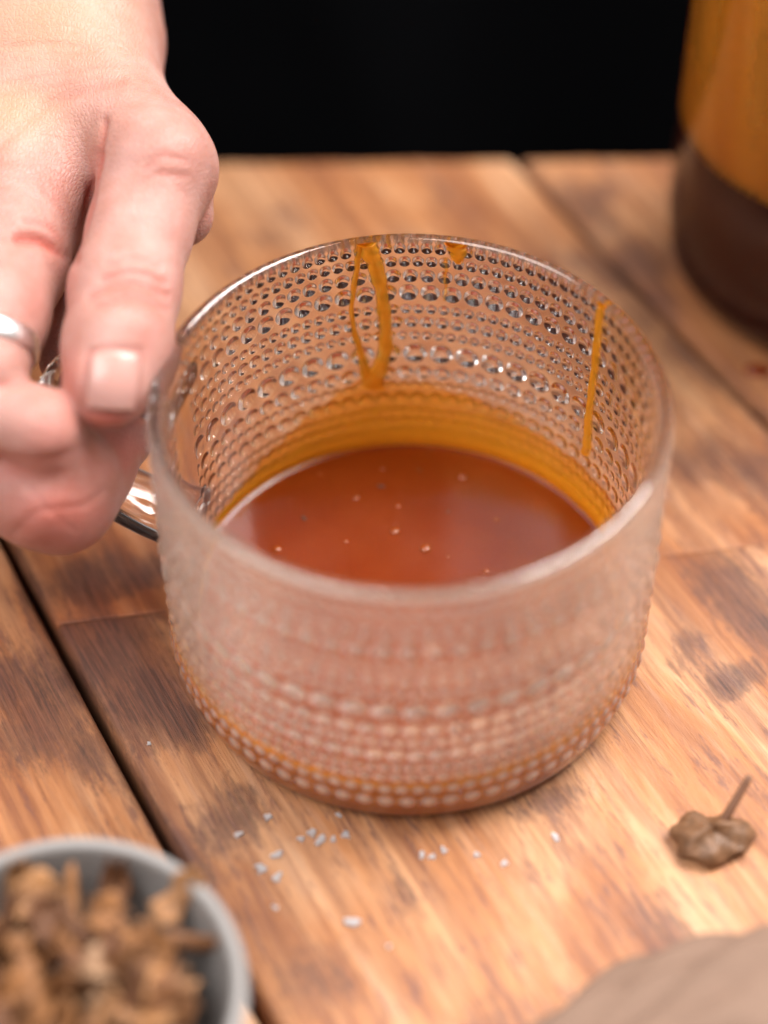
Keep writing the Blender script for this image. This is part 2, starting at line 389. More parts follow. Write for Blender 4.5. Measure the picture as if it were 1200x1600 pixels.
# ------------------------------------------------------------------ glass cup with raised dots
H = 0.0712
def r_out(z): return np.interp(z, [0, .0015, .004, .008, .014, .0712], [.0444, .0470, .0489, .0499, .0501, .0498])
def r_in(z): return np.interp(z, [.0036, .0046, .0072, .011, .0712], [.0418, .0444, .0462, .0467, .0472])
ROWS = [(.0680,2.9),(.0645,2.9),(.0606,3.7),(.0560,4.7),(.0514,2.8),(.0477,3.4),(.0439,2.7),(.0387,5.9),(.0330,4.2),(.0292,2.6),
        (.0252,4.0),(.0213,2.4),(.0182,3.0),(.0145,3.3),(.0104,4.2)]
HAND_AZ = math.radians(163)
NTH = 1440; NZ = 330
def build_cup():
    th = np.arange(NTH) * 2*math.pi/NTH
    zo = np.linspace(0.0025, 0.0698, NZ)
    TH, ZZ = np.meshgrid(th, zo); Rr = r_out(ZZ)
    d2 = np.zeros_like(Rr); bead = np.zeros_like(Rr)
    for k, (zc, pitch) in enumerate(ROWS):
        nb = int(round(2*math.pi*0.0497 / (pitch*1e-3))); a = 0.47*pitch*1e-3
        ph = ((TH/(2*math.pi)*nb + 0.37*k) % 1 - 0.5) * (2*math.pi*0.0497/nb)
        q = (ph**2 + (ZZ - zc)**2) / a**2
        h = (0.66 - 0.34*np.clip((np.abs((TH - math.pi/2 + math.pi) % (2*math.pi) - math.pi) - 0.50)/0.6, 0, 1))*(1 + .08*np.clip((.060 - zc)/.022, 0, 1))*a*(1 - (np.clip(q, 0, 1) + .010)**0.84)
        hd = np.abs((TH - HAND_AZ + math.pi) % (2*math.pi) - math.pi)
        d2 = np.maximum(d2, np.clip(h, 0, None) * (hd > 0.10)); bead = np.maximum(bead, (q < 1)*np.clip(1.2 - q, 0, 1))
    Ro = Rr + d2
    outer = np.stack([Ro*np.cos(TH), Ro*np.sin(TH), ZZ], -1).reshape(-1, 3)
    foot = [(0.0001, .0014), (.030, .0014), (.040, .0012), (.0425, .0002), (.0437, .0), (.0450, .0003), (.0463, .0011)]
    ri = float(r_in(H)); ro = float(r_out(.0698)); rc = (ri + ro)/2; rw = (ro - ri)/2
    lip = [(rc + rw*math.cos(a)*1.06, .0702 + rw*1.06*math.sin(a)) for a in np.linspace(0.05, math.pi-.05, 16)]
    inn = [(float(r_in(z)), float(z)) for z in np.linspace(.0695, .011, 40)] + [(float(r_in(z)), z) for z in (.009,.0075,.006,.005,.0042,.0037)] + [(.039,.0037),(.03,.0036),(.0001,.0036)]
    def ring(P):
        P = np.array(P); return np.stack([P[:, :1]*np.cos(th), P[:, :1]*np.sin(th), np.repeat(P[:, 1:], NTH, 1)], -1).reshape(-1, 3)
    V = np.vstack([ring(foot), outer, ring(lip), ring(inn)])
    n = len(foot) + NZ + len(lip) + len(inn)
    me = mesh('cup_bowl', V, grid_faces(NTH, n, True), GLASS)
    # bright veil and dot highlights painted as pale haze on the near outer wall; the lowest band is clear between its dots
    az = np.clip((-np.sin(TH) + 0.30)/1.1, 0, 1)
    cl = np.clip((ZZ - .0165)/.003, 0, 1)
    fo = az*(cl*(0.10 + 0.22*bead) + (1 - cl)*0.48*bead)
    top = np.clip((-np.sin(th) + 0.30)/1.1, 0, 1)*.20
    attr(me, 'mist', np.r_[np.zeros(len(foot)*NTH), fo.ravel(), np.tile(top, 6), np.zeros((len(lip) - 6 + len(inn))*NTH)])
    return me
cup = tag(empty('glass_cup'), 'low wide glass cup with rows of raised dots, caramel inside, held by its handle', 'cup')
ob('bowl', build_cup(), cup)
# handle: a flat glass strap bent into a D
hx = np.array([math.cos(HAND_AZ), math.sin(HAND_AZ), 0])
path = smooth_path([hx*s + np.array([0, 0, z]) for s, z in ((.0488,.0590),(.056,.0600),(.066,.0600),(.0745,.0560),(.0775,.0470),(.0765,.0375),(.068,.0290),(.058,.0243),(.0488,.0225))], 56)
w = np.interp(np.linspace(0, 1, 56), [0, .06, .2, .8, .94, 1], [.0090, .0075, .0068, .0068, .0075, .0090])
V, Fc = [], []
T = np.gradient(path, axis=0); T /= np.linalg.norm(T, axis=1)[:, None]; side = np.array([-hx[1], hx[0], 0])
sec = [(math.copysign(abs(math.cos(a))**0.55, math.cos(a)), math.copysign(abs(math.sin(a))**0.55, math.sin(a))) for a in np.linspace(0, 2*math.pi, 33)[:-1]]
for i in range(56):
    N = np.cross(T[i], side)
    for (u, v) in sec: V.append(path[i] + side*w[i]*u + N*0.0031*v)
Fc = [tuple(int(x) for x in f) for f in grid_faces(32, 56, True)] + [tuple(range(31, -1, -1)), tuple(55*32 + k for k in range(32))]
ob('handle', mesh('cup_handle', V, Fc, GLASS), cup)

# ------------------------------------------------------------------ caramel in the cup
ZS = 0.0125
sauce = tag(empty('caramel_sauce', (0, 0, 0)), 'glossy amber caramel sauce in the bottom of the dotted glass cup, coating its wall', 'sauce')
rim = float(r_in(ZS)) + 0.0003
prof = [(0.0001, .0026), (.041, .0026), (.0440, .0030), (.0455, .0042), (.0464, .0062), (.0468, .009), (.0470, .0113), (rim, ZS + .0006), (rim - .0009, ZS + .0004), (rim - .0014, ZS + .00012), (rim - .0018, ZS + .00003), (rim - .0022, ZS), (rim - .0031, ZS), (rim - .0045, ZS), (rim - .007, ZS), (.03, ZS), (.02, ZS), (0.0001, ZS)]
pool = ob('pool', mesh('caramel_pool', *lathe(prof, 180), CARAMEL), sauce)
edge = [(335,812),(350,792),(392,742),(440,690),(482,652),(520,622),(550,604),(566,590),(590,588),(606,600),(625,598),(680,606),(740,622),(800,652),(850,684),(900,722),(938,762),(965,800)]
E = np.array([on_cyl(x, y, .0468) for x, y in edge]); o_ = np.argsort(E[:, 0]); E = E[o_]
extra = np.array([[-2.6, .0165], [-1.6, .0150], [-0.6, .017]])
E = np.vstack([extra, E, [[extra[0, 0] + 2*math.pi, extra[0, 1]]]])
nt, nr = 620, 26
tt = np.linspace(-2.6, -2.6 + 2*math.pi, nt); top = np.interp(tt, E[:, 0], E[:, 1])
top = top + 0.0004*np.sin(tt*31) + 0.0003*np.sin(tt*73 + 1)
s = np.linspace(0, 1, nr)
Z0 = .0024; Zf = Z0 + (top - Z0)[None]*s[:, None]**1.1; TT = np.repeat(tt[None], nr, 0)
thick = (0.0008*(1 - s[:, None]**1.5) + 0.00012) * np.ones_like(TT)
wav = 0.5 + 0.5*np.sin(TT*17 + Zf*700) * np.sin(TT*9 + 2)
thick[-1] = -0.0003
Rf = r_in(Zf) - thick
fr_ = np.stack([Rf*np.cos(TT), Rf*np.sin(TT), Zf], -1).reshape(-1, 3)
Rb = np.where(Zf[::-1] < .009, np.maximum(r_in(Zf[::-1]) + 0.0007, r_out(Zf[::-1]) - .0020), r_in(Zf[::-1]) + 0.0007)
bk = np.stack([Rb*np.cos(TT), Rb*np.sin(TT), Zf[::-1]], -1).reshape(-1, 3)
me = mesh('caramel_coat_glow', np.vstack([fr_, bk]), grid_faces(nt, 2*nr), FILM)
sf = np.clip((Zf - ZS)/np.maximum(top[None] - ZS, .0006), 0, 1)
tk = np.where(Zf < ZS, 1.0, np.clip(0.58 - 0.46*sf**0.85 - 0.14*wav*sf + 0.40*np.exp(-(Zf - ZS)/.0016), 0.08, 1)); tk[-2:] = tk[-2:]*[[.75], [.5]]  # below pool level a brighter orange coat paints the glow through the caramel
attr(me, 'thick', np.r_[tk.ravel(), tk[::-1].ravel()])
ob('coating', me, sauce)
# drips running down the inside of the wall
def drip(pts, depth=0.0013, thick=0.66):
    """pts: photo pixel and half width in pixels"""
    P = np.array([[*on_cyl(x, y, .0470), w] for x, y, w in pts]); P[:, 2] *= 0.402 / F_PX
    Q = smooth_path(P, 70); n = 13; V = []; tv = []
    T = np.gradient(Q[:, :2]*[.047, 1], axis=0); T /= np.linalg.norm(T, axis=1)[:, None]
    for i, (th, z, w) in enumerate(Q):
        nx_, nz_ = -T[i, 1], T[i, 0]
        w = w*(1 + 0.12*math.sin(i*0.55 + 1) + 0.08*math.sin(i*1.3)); th = th + .0035*math.sin(i*.21 + pts[0][0]) + .0015*math.sin(i*.6)
        for k in range(n):
            u = -1 + 2*k/(n-1); h = depth*max(0, 1 - u*u)**0.6 - 0.0002
            a = th + nx_*w*u/.047; zz = min(z + nz_*w*u, H - 0.0002); r = r_in(min(zz, .0712)) - h
            V.append((r*math.cos(a), r*math.sin(a), zz)); tv.append(thick*(0.45 + 0.55*(1 - u*u)))
    m = len(Q)
    for i, (th, z, w) in enumerate(Q):
        nx_, nz_ = -T[i, 1], T[i, 0]; th = th + .0035*math.sin(i*.21 + pts[0][0]) + .0015*math.sin(i*.6)
        for u in (1, -1):
            a = th + nx_*w*u/.047; zz = min(z + nz_*w*u, H-.0002); r = r_in(min(zz, .0712)) + 0.0004
            V.append((r*math.cos(a), r*math.sin(a), zz)); tv.append(thick*.5)
    Fc = [tuple(int(x) for x in f) for f in grid_faces(n, m)]
    b = n*m
    for i in range(m-1):
        Fc += [(i*n+n-1, b+2*i, b+2*i+2, (i+1)*n+n-1), (b+2*i, b+2*i+1, b+2*i+3, b+2*i+2), (b+2*i+1, i*n, (i+1)*n, b+2*i+3)]
    Fc += [tuple(range(n)) + (b+1, b), tuple((m-1)*n + k for k in range(n-1, -1, -1)) + (b+2*m-2, b+2*m-1)]
    me = mesh('drip', V, Fc, FILM); attr(me, 'thick', tv); return ob('drip', me, sauce)
drip([(571,366,13),(578,392,15),(586,415,13),(596,460,11),(603,505,11),(602,545,12),(590,580,15),(580,604,22)])['label'] = 'wide right branch of the forked drip'
drip([(566,372,6),(560,405,5),(554,440,5),(551,485,4),(555,525,5),(566,560,7),(576,590,12)], 0.0006, 0.6)['label'] = 'thin left branch of the forked drip'
drip([(712,364,15),(713,380,16),(715,398,13),(716,408,7)], 0.0014, 0.75)['label'] = 'short drop just below the rim'
drip([(697,404,3),(696,430,2.5),(695,470,2)], 0.0003, 0.3)['label'] = 'faint thin streak'
drip([(941,458,9),(938,490,8),(932,545,7.5),(926,600,7),(921,660,8),(918,690,10),(916,706,9)], 0.0012, 0.6)['label'] = 'long straight drip at the right'
# bubbles and specks in the surface
def blob(name, r, mat, zs=1.0, seg=10):
    bm = bmesh.new(); bmesh.ops.create_uvsphere(bm, u_segments=seg, v_segments=7, radius=r)
    bmesh.ops.scale(bm, vec=(1, 1, zs), verts=bm.verts)
    me = bpy.data.meshes.new(name); bm.to_mesh(me); bm.free(); me.materials.append(mat)
    me.polygons.foreach_set('use_smooth', [True]*len(me.polygons)); return me
bub = blob('bubble', 0.00095, BUBBLE, 0.55)
for x, y, k in ((617,830,1.3),(665,857,1.5),(723,745,1.2),(433,858,1.1),(556,778,.9),(598,732,.6),(760,893,.9),(622,790,.8),(775,812,.7),(500,740,.5),(672,700,.5),(540,846,.6),(700,870,.5),(690,640,.0)):
    if not k: continue
    P = on_z(x, y, ZS); o = ob('bubble', bub, sauce, (P[0], P[1], ZS)); o.scale = (k, k, k)
spk = blob('speck', 0.00028, SPICE, 0.5, 6)
for x, y, k in ((595,760,1.6),(475,810,1.5),(655,735,.8),(700,800,.8)):
    P = on_z(x, y, ZS); o = ob('speck', spk, sauce, (P[0], P[1], ZS + .0001), (0, 0, x)); o.scale = (k, 2.2*k, k)

# ------------------------------------------------------------------ the hand: a signed distance field meshed into one surface
def px3(p): return at(p[0], p[1], p[2]), p[3]*p[2]/F_PX
def cone(P, a, b, sq=1.0):
    A, ra = px3(a); B, rb = px3(b)
    d = B - A; Q = P - A
    t = np.clip((Q @ d) / (d @ d), 0, 1)
    E = Q - t[..., None]*d
    if sq != 1.0:
        z = E @ FW; E = E + (1/sq - 1)*z[..., None]*FW
    return np.linalg.norm(E, axis=-1) - (ra + (rb - ra)*t)
def smin(a, b, k):
    h = np.clip(0.5 + 0.5*(b - a)/k, 0, 1); return b + (a - b)*h - k*h*(1 - h)
def hand_sdf(P):
    arm = cone(P, (75,-330,.475,178), (62,60,.430,163), .85)
    arm = smin(arm, cone(P, (62,60,.430,163), (10,300,.412,128), .8), .010)
    arm = smin(arm, cone(P, (190,-60,.452,38), (215,60,.436,24)), .010)
    arm = smin(arm, cone(P, (-60,120,.43,150), (-150,330,.425,130), .75), .012)
    mc = cone(P, (140,120,.424,95), (246,262,.402,84))
    arm = smin(arm, mc, .012)
    # ball of the thumb behind the knuckle
    arm = smin(arm, cone(P, (262,250,.410,70), (282,335,.412,52)), .006)
    arm = smin(arm, cone(P, (200,330,.425,70), (110,560,.415,50)), .008)
    # index finger: knuckle, first segment, bend, second segment
    ix = cone(P, (15,290,.412,124), (-2,400,.398,108), .9)
    ix = smin(ix, cone(P, (0,410,.398,104), (-16,490,.385,90)), .003)
    ix = smin(ix, cone(P, (-18,490,.385,88), (-32,580,.376,76)), .004)
    m2 = cone(P, (-30,640,.376,70), (62,668,.373,58))
    m2 = smin(m2, cone(P, (62,668,.373,57), (120,735,.386,52)), .004)
    mid = cone(P, (-90,700,.385,92), (70,768,.386,84))
    mid = smin(mid, cone(P, (70,768,.386,84), (98,782,.388,72)), .004)
    mid = smin(mid, cone(P, (80,735,.392,72), (196,684,.400,44)), .010)
    mid = smin(mid, cone(P, (100,775,.390,66), (150,745,.396,44)), .008)
    rg = cone(P, (-170,400,.425,100), (-180,640,.402,84)); rg = smin(rg, cone(P, (-180,640,.402,84), (-30,770,.412,70)), .004)
    lt = cone(P, (-290,400,.44,90), (-300,620,.42,74)); lt = smin(lt, cone(P, (-300,620,.42,74), (-130,770,.43,60)), .004)
    A = smin(arm, ix, .006); A = smin(A, smin(m2, mid, .0035), .002); A = smin(A, rg, .002); A = smin(A, lt, .002)
    # thumb
    th = smin(cone(P, (150,140,.424,70), (246,264,.400,84)), cone(P, (246,264,.400,86), (218,360,.393,78)), .006)
    th = smin(th, cone(P, (218,360,.393,78), (195,452,.386,83), .95), .004)
    th = smin(th, cone(P, (195,452,.386,82), (184,540,.379,82), .88), .004)
    th = smin(th, cone(P, (184,540,.379,81), (170,596,.375,74), .85), .004)
    return smin(A, th, .0016)

def surface_nets(fn, lo, hi, h):
    n = np.ceil((hi - lo)/h).astype(int) + 1
    ax = [lo[i] + h*np.arange(n[i]) for i in range(3)]
    D = np.empty(n, np.float32)
    for i in range(0, n[0], 12):
        G_ = np.stack(np.meshgrid(ax[0][i:i+12], ax[1], ax[2], indexing='ij'), -1)
        D[i:i+12] = fn(G_)
    ins = D < 0
    c = sum(ins[i:n[0]-1+i, j:n[1]-1+j, k:n[2]-1+k].astype(np.int8) for i in (0,1) for j in (0,1) for k in (0,1))
    act = (c > 0) & (c < 8); idx = -np.ones(act.shape, np.int64); ii = np.argwhere(act); idx[act] = np.arange(len(ii))
    V = lo + h*(ii + 0.5)
    F = []
    for a in range(3):
        s0 = [slice(1, n[k]-1) for k in range(3)]; s0[a] = slice(0, n[a]-1); s1 = list(s0); s1[a] = slice(1, n[a])
        x, y = ins[tuple(s0)], ins[tuple(s1)]; cr = np.argwhere(x != y)
        if not len(cr): continue
        b_, c_ = (a+1) % 3, (a+2) % 3
        g = cr.copy(); g[:, b_] += 1; g[:, c_] += 1
        e1 = np.eye(3, dtype=int)[b_]; e2 = np.eye(3, dtype=int)[c_]
        q = np.stack([idx[tuple((g - e1 - e2).T)], idx[tuple((g - e2).T)], idx[tuple(g.T)], idx[tuple((g - e1).T)]], -1)
        fl = y[tuple(cr.T)]; q[fl] = q[fl][:, ::-1]; F.append(q)
    F = np.vstack(F); F = F[(F >= 0).all(1)]
    return V, F
def grad(fn, V, e=2e-4):
    g = np.stack([fn(V + e*d) - fn(V - e*d) for d in np.eye(3)], -1)/(2*e); return g
lo = np.array([-.170, -.045, .020]); hi = np.array([-.020, .180, .150])
HV, HF = surface_nets(hand_sdf, lo, hi, 0.0008)
for _ in range(4):
    d = hand_sdf(HV); g = grad(hand_sdf, HV); HV = HV - g*(d/np.maximum((g*g).sum(1), .25))[:, None]*0.9
HN = grad(hand_sdf, HV); HN /= np.linalg.norm(HN, axis=1)[:, None] + 1e-9
PX = to_px(HV); facing = np.clip(-(HN @ FW)*2.0, 0, 1)
def line_dist(P, pts):
    pts = smooth_path(np.array(pts, float), 24); best = np.full(len(P), 1e9)
    for a, b in zip(pts[:-1], pts[1:]):
        d = b - a; t = np.clip(((P - a) @ d)/(d @ d + 1e-9), 0, 1); best = np.minimum(best, np.linalg.norm(P - a - t[:, None]*d, axis=1))
    return best
disp = np.zeros(len(HV)); red = np.zeros(len(HV)); tan = np.zeros(len(HV))
CREASE = [([(164,188),(154,240),(150,262)],5,.0009),([(154,240),(150,262),(136,330),(114,402)],6,.0013),([(30,372),(70,378),(112,406)],9,.0012),([(140,462),(170,446),(210,442),(262,462)],6,.0007),([(150,478),(200,466),(262,482)],6,.0006),([(160,436),(205,424),(258,440)],6,.0006),
          ([(170,412),(210,404),(250,416)],6,.0004),([(131,636),(136,562),(149,548),(209,547),(220,560),(208,640),(170,646),(134,636)],5,.0006),([(0,72),(40,70),(80,68),(150,76)],4,.00018),([(0,228),(40,190),(70,168),(130,142),(190,128)],9,.0004),
          ([(40,345),(75,355),(98,378),(112,405)],6,.0005),([(0,370),(50,375),(100,398)],6,.0003),([(60,590),(30,600),(0,602)],7,.0007),
          ([(0,130),(70,118),(140,108),(200,100)],3,.00010),([(0,150),(70,138),(160,120)],3,.00010),([(30,745),(80,800),(120,830)],4,.0002),([(325,310),(312,350),(296,380)],5,.0003),([(330,290),(322,340)],4,.0002),
          ([(140,640),(170,650),(208,640)],6,.0003),([(134,690),(108,712),(60,722),(0,716)],10,.0007),([(20,835),(60,800),(130,790),(165,765)],6,.0003),([(228,262),(250,246),(290,252)],6,.0003),([(222,282),(252,272),(292,276)],5,.00025),([(70,300),(95,330),(104,362)],6,.0003)]
for pts, wd, dp in CREASE:
    q = np.exp(-(line_dist(PX[:, :2], pts)/wd)**2)*facing; disp -= dp*q; red = np.maximum(red, (0.85 if dp > .0011 else 0.45 if dp >= .0005 else 0.25)*q)  # redness of the folds, with crease shading painted in
def bl(x, y, rx, ry): return np.exp(-((PX[:, 0]-x)/rx)**2 - ((PX[:, 1]-y)/ry)**2)*facing
disp += .0011*bl(268,232,48,42) + .0007*bl(200,500,50,30) + .0006*bl(55,330,40,45)
disp -= .0006*bl(205,300,40,50)
for x, y, rx, ry, s_ in ((215,455,55,22,.55),(165,655,60,28,.75),(110,600,22,70,.45),(230,520,22,50,.3),(250,350,40,60,.25),(70,290,40,60,.18),(100,430,24,60,.4),(85,690,60,40,.35),(90,800,90,60,.65),(180,700,60,50,.6),(40,735,90,30,.5),(60,470,50,50,.25),(270,235,40,40,.2)):  # skin redness; shade on the lower fingers is painted in as deeper red
    red = np.maximum(red, s_*bl(x, y, rx, ry))
tan = np.clip(np.maximum(.75*bl(60,20,160,110), .7*bl(20,170,90,60)), 0, 1)
HV = HV + HN*disp[:, None]
person = tag(empty('person', at(60, 90, .43)), 'person reaching in from the left, gripping the glass cup handle, wearing a silver ring', 'person')
def worldchild(name, me, root):
    o = ob(name, me, root); o.matrix_parent_inverse = Matrix.Translation(root.location).inverted(); return o
me = mesh('hand_and_forearm', HV, HF, SKIN); attr(me, 'red', red); attr(me, 'tan', tan)
worldchild('body', me, person)
# thumbnail: a thin curved plate on the thumb
def hit(px, py):
    d = ray(px, py); t = 0.30
    for _ in range(60):
        s_ = hand_sdf((CAM + d*t)[None])[0]; t += 0.8*s_
        if abs(s_) < 2e-6: break
    return CAM + d*t
nu_, nv_ = 17, 19; NP = []
for j in range(nv_):
    for i in range(nu_):
        u = -1 + 2*i/(nu_-1); v = -1 + 2*j/(nv_-1)
        k = 1 - 0.10*abs(v)**4 ; su = u*k; sv = v*(1 - 0.16*abs(u)**2.5) if v < 0 else v*(1 - 0.05*u*u)
        x = 176 + 40*su - 5.5*sv + 1; y = 594 + 47*sv + 3*su
        P = hit(x, y); g = grad(hand_sdf, P[None])[0]; g /= np.linalg.norm(g)
        e_ = max(abs(u), abs(v))
        up = 0.00055 - (0.0005 if e_ > 0.99 else 0.00012*(e_ > .87)) + (0.0003 if v > .8 else 0)
        NP.append(P + g*up)
nb = [Vector(p) for p in NP]; NP = np.array(NP); NP2 = NP - 0.0012*np.array([-FW])*1.0
ring_i = list(range(nu_)) + [j*nu_ + nu_-1 for j in range(1, nv_)] + [(nv_-1)*nu_ + i for i in range(nu_-2, -1, -1)] + [j*nu_ for j in range(nv_-2, 0, -1)]
top_f = [tuple(int(x) for x in f) for f in grid_faces(nu_, nv_)]
N0 = nu_*nv_
Fn = top_f + [tuple(N0 + x for x in f[::-1]) for f in top_f] + [(ring_i[i], ring_i[i-1], N0 + ring_i[i-1], N0 + ring_i[i]) for i in range(len(ring_i))]
me = mesh('thumbnail', np.vstack([NP, NP2]), Fn, NAIL); worldchild('thumbnail', me, person)
# silver ring round the index finger
ca = at(-28, 541, .3795); axis = at(-24, 610, .3775) - at(-8, 440, .386); axis /= np.linalg.norm(axis)
u_ = np.cross(axis, FW); u_ /= np.linalg.norm(u_); v_ = np.cross(axis, u_)
RV = []; nR, nS = 64, 12; rr = 83.5*.3795/F_PX
for i in range(nR):
    a = 2*math.pi*i/nR; e_ = u_*math.cos(a) + v_*math.sin(a)
    for k in range(nS):
        b = 2*math.pi*k/nS; RV.append(ca + e_*(rr + .0007*math.cos(b)) + axis*.0023*math.copysign(abs(math.sin(b))**.7, math.sin(b)))
RF = [(i*nS + k, ((i+1) % nR)*nS + k, ((i+1) % nR)*nS + (k+1) % nS, i*nS + (k+1) % nS) for i in range(nR) for k in range(nS)]
worldchild('ring', mesh('ring', RV, RF, SILVER), person)

# ------------------------------------------------------------------ jar of caramel at the back
JC = on_z(1306, 422)
jar = tag(empty('glass_jar', JC), 'tall round glass jar half full of dark caramel, at the back of the table', 'jar')
JR = 0.0455
jo = [(0.0001,.0008),(.030,.0006),(.0335,.0),(.037,.0006),(.041,.004),(.0440,.010),(.0452,.018),(.0455,.030),(.0455,.12),(.044,.128),(.040,.133),(.040,.145),(.0412,.146),(.0412,.1475),(.0402,.1485),
      (.0385,.1475),(.0375,.145),(.0375,.133),(.0415,.127),(.0430,.12),(.0430,.030),(.0426,.019),(.0413,.011),(.038,.0055),(.030,.0042),(.0001,.0042)]
JO = smooth_path(jo, 150); JO[:, 0] = np.clip(JO[:, 0], .0001, None)
ob('vessel', mesh('jar_vessel', *lathe(JO, 128), CLEAR), jar)
js = tag(empty('caramel_sauce', JC), 'dark brown caramel filling the lower half of the tall glass jar at the back', 'sauce')
DARKC = mat_simple('dark_caramel', (0.042, 0.007, 0.002), 0.6, nscale=40, namp=0.2)
JL = 0.0485
DARKC.node_tree.nodes['Principled BSDF'].inputs['Specular IOR Level'].default_value = 0.1
ob('pool', mesh('jar_pool', *lathe([(0.0001,.0016),(.034,.0012),(.0390,.0036),(.0430,.0104),(.0445,.0185),(.0449,.030),(.0449,JL+.001),(.0430,JL),(.02,JL),(0.0001,JL)], 96), DARKC), js)
nt, nr = 160, 40; tt = np.linspace(0, 2*math.pi, nt); zz = np.linspace(JL-.0005, .118, nr); TT, ZZ = np.meshgrid(tt, zz)
Rf = .0429 - .0004; fr_ = np.stack([Rf*np.cos(TT), Rf*np.sin(TT), ZZ], -1).reshape(-1, 3)
Rb = .0449; bk = np.stack([Rb*np.cos(TT), Rb*np.sin(TT), ZZ[::-1]], -1).reshape(-1, 3)
me = mesh('jar_coat', np.vstack([fr_, bk]), grid_faces(nt, 2*nr), FILM2)
st = np.clip(0.52 + 0.16*np.sin(TT*9 + 1.5*np.sin(TT*5) + 12*ZZ) + 0.4*np.exp(-(ZZ - JL)/.014), .1, 1)
attr(me, 'thick', np.r_[st.ravel(), st[::-1].ravel()]); ob('coating', me, js)
# a drop of caramel on the table beside the jar
P = on_z(1184, 580); o = ob('caramel_drop', blob('caramel_drop', .0022, CARAMEL, .35, 16), None, (P[0], P[1], .0003)); o.scale = (1.5, 1, 1)
tag(o, 'small reddish drop of caramel spilt on the table in front of the jar', 'caramel drop')

# ------------------------------------------------------------------ small grey bowl of dried mushrooms
BC = on_z(128, 1686); BC = np.array([BC[0], BC[1], 0])
bowl = tag(empty('ceramic_bowl', BC), 'small round grey ceramic bowl full of dried mushroom pieces', 'bowl')
bp = smooth_path([(0.0001,.0012),(.012,.0012),(.0145,.0),(.0165,.0008),(.021,.004),(.0262,.010),(.0295,.018),(.0312,.026),(.0316,.0295),(.0312,.0308),(.0302,.0312),(.0292,.0306),(.0287,.029),(.0278,.024),(.0262,.018),(.0225,.0105),(.017,.0062),(.010,.005),(0.0001,.005)], 110)
bp[:, 0] = np.clip(bp[:, 0], .0001, None)
ob('vessel', mesh('bowl_vessel', *lathe(bp, 128), GREYC), bowl)
def mat_mush():
    m = NT('dried_mushroom'); v = m.coord('Object'); inf = m.n('ShaderNodeObjectInfo')
    f = m.noise(v, 260, 6, 0.65); g = m.noise(v, 900, 4, 0.6)
    a = inf.outputs['Color']
    c = m.mix(m.ramp(f, [(0.35, 0.85), (0.62, 0.0)]), a, (0.11, 0.045, 0.018))
    m.set(m.p, Base_Color=c, Roughness=0.6)
    m.set(m.p, Normal=m.bump(m.math('ADD', f, g), 0.7, 0.0006)); return m.m
MUSH = mat_mush()
def chip(L, Wd, bend, curl, seed):
    """a curled torn piece of mushroom cap: a thick bent sheet with a ragged outline"""
    r = np.random.default_rng(seed); nu, nv = 9, 7; V = []
    ph = r.uniform(0, 6.28, 6)
    for side in (1, -1):
        for j in range(nv):
            for i in range(nu):
                u = -1 + 2*i/(nu-1); v = -1 + 2*j/(nv-1)
                wv = Wd*(0.55 + 0.45*math.cos(u*1.1 + ph[0]*.2))*(1 + .25*math.sin(3*u + ph[1]))
                x = u*L*(1 + .16*math.sin(4*v + ph[2])); y = v*wv*(1 + .15*math.sin(5*u + ph[3]))
                z = bend*L*(u*u) + curl*Wd*(v*v)*(1 if ph[5] > 3 else -1) + .0006*math.sin(6*u + 4*v + ph[4])
                e_ = max(abs(u), abs(v)); V.append((x, y, z + side*.0009*(1 - .8*e_**4)))
    n = nu*nv; f0 = [tuple(int(q) for q in f) for f in grid_faces(nu, nv)]
    rg = list(range(nu)) + [j*nu + nu-1 for j in range(1, nv)] + [(nv-1)*nu + i for i in range(nu-2, -1, -1)] + [j*nu for j in range(nv-2, 0, -1)]
    Fc = f0 + [tuple(n + q for q in f[::-1]) for f in f0] + [(rg[i], rg[i-1], n + rg[i-1], n + rg[i]) for i in range(len(rg))]
    return mesh('mushroom_piece', V, Fc, MUSH)
CH = [chip(.0075, .0042, .5, .3, 1), chip(.0062, .0052, .35, .5, 2), chip(.0085, .0030, .7, .2, 3), chip(.0050, .0045, .4, .6, 4), chip(.0070, .0026, .3, .9, 5)]
GRP = 'dried mushroom pieces heaped in the grey bowl'
SHADE = [('dark brown', (.13,.045,.013,1)), ('chestnut brown', (.23,.088,.025,1)), ('golden brown', (.34,.140,.042,1)), ('tan', (.42,.195,.072,1)), ('pale cream', (.48,.29,.165,1))]
FORM = ['curled mushroom piece', 'broad mushroom flake', 'narrow mushroom strip', 'crumpled mushroom chunk', 'folded mushroom sliver']
USED = set()
def mpiece(x, y, z, k, rot, sc=1.0, label=None, shade=None, tier=''):
    o = ob('mushroom_piece', CH[k % 5], None, (BC[0] + x, BC[1] + y, z), rot); sc *= .76; o.scale = (sc, sc, sc)
    sh = SHADE[random.choices(range(5), (4, 6, 6, 3, 1))[0]] if shade is None else SHADE[shade]
    o.color = sh[1]
    if label is None:
        a = math.degrees(math.atan2(y, x)) % 360; r = math.hypot(x, y)
        w = ['right', 'back right', 'back', 'back left', 'left', 'front left', 'front', 'front right'][int((a + 22.5)//45) % 8]
        pos = 'in the middle' if r < .006 else ('at the outer %s edge' if r > .0135 else 'towards the %s') % w
        for tr in range(12):
            label = '%s %s %s, %s in the grey bowl' % (sh[0], FORM[k % 5], pos, tier)
            if label not in USED: break
            sh = SHADE[tr % 5]
        o.color = sh[1]; USED.add(label)
    tag(o, label, 'dried mushroom', GRP); return o
def bowl_xy(px, py, z): P = on_z(px, py, z); return P[0] - BC[0], P[1] - BC[1]
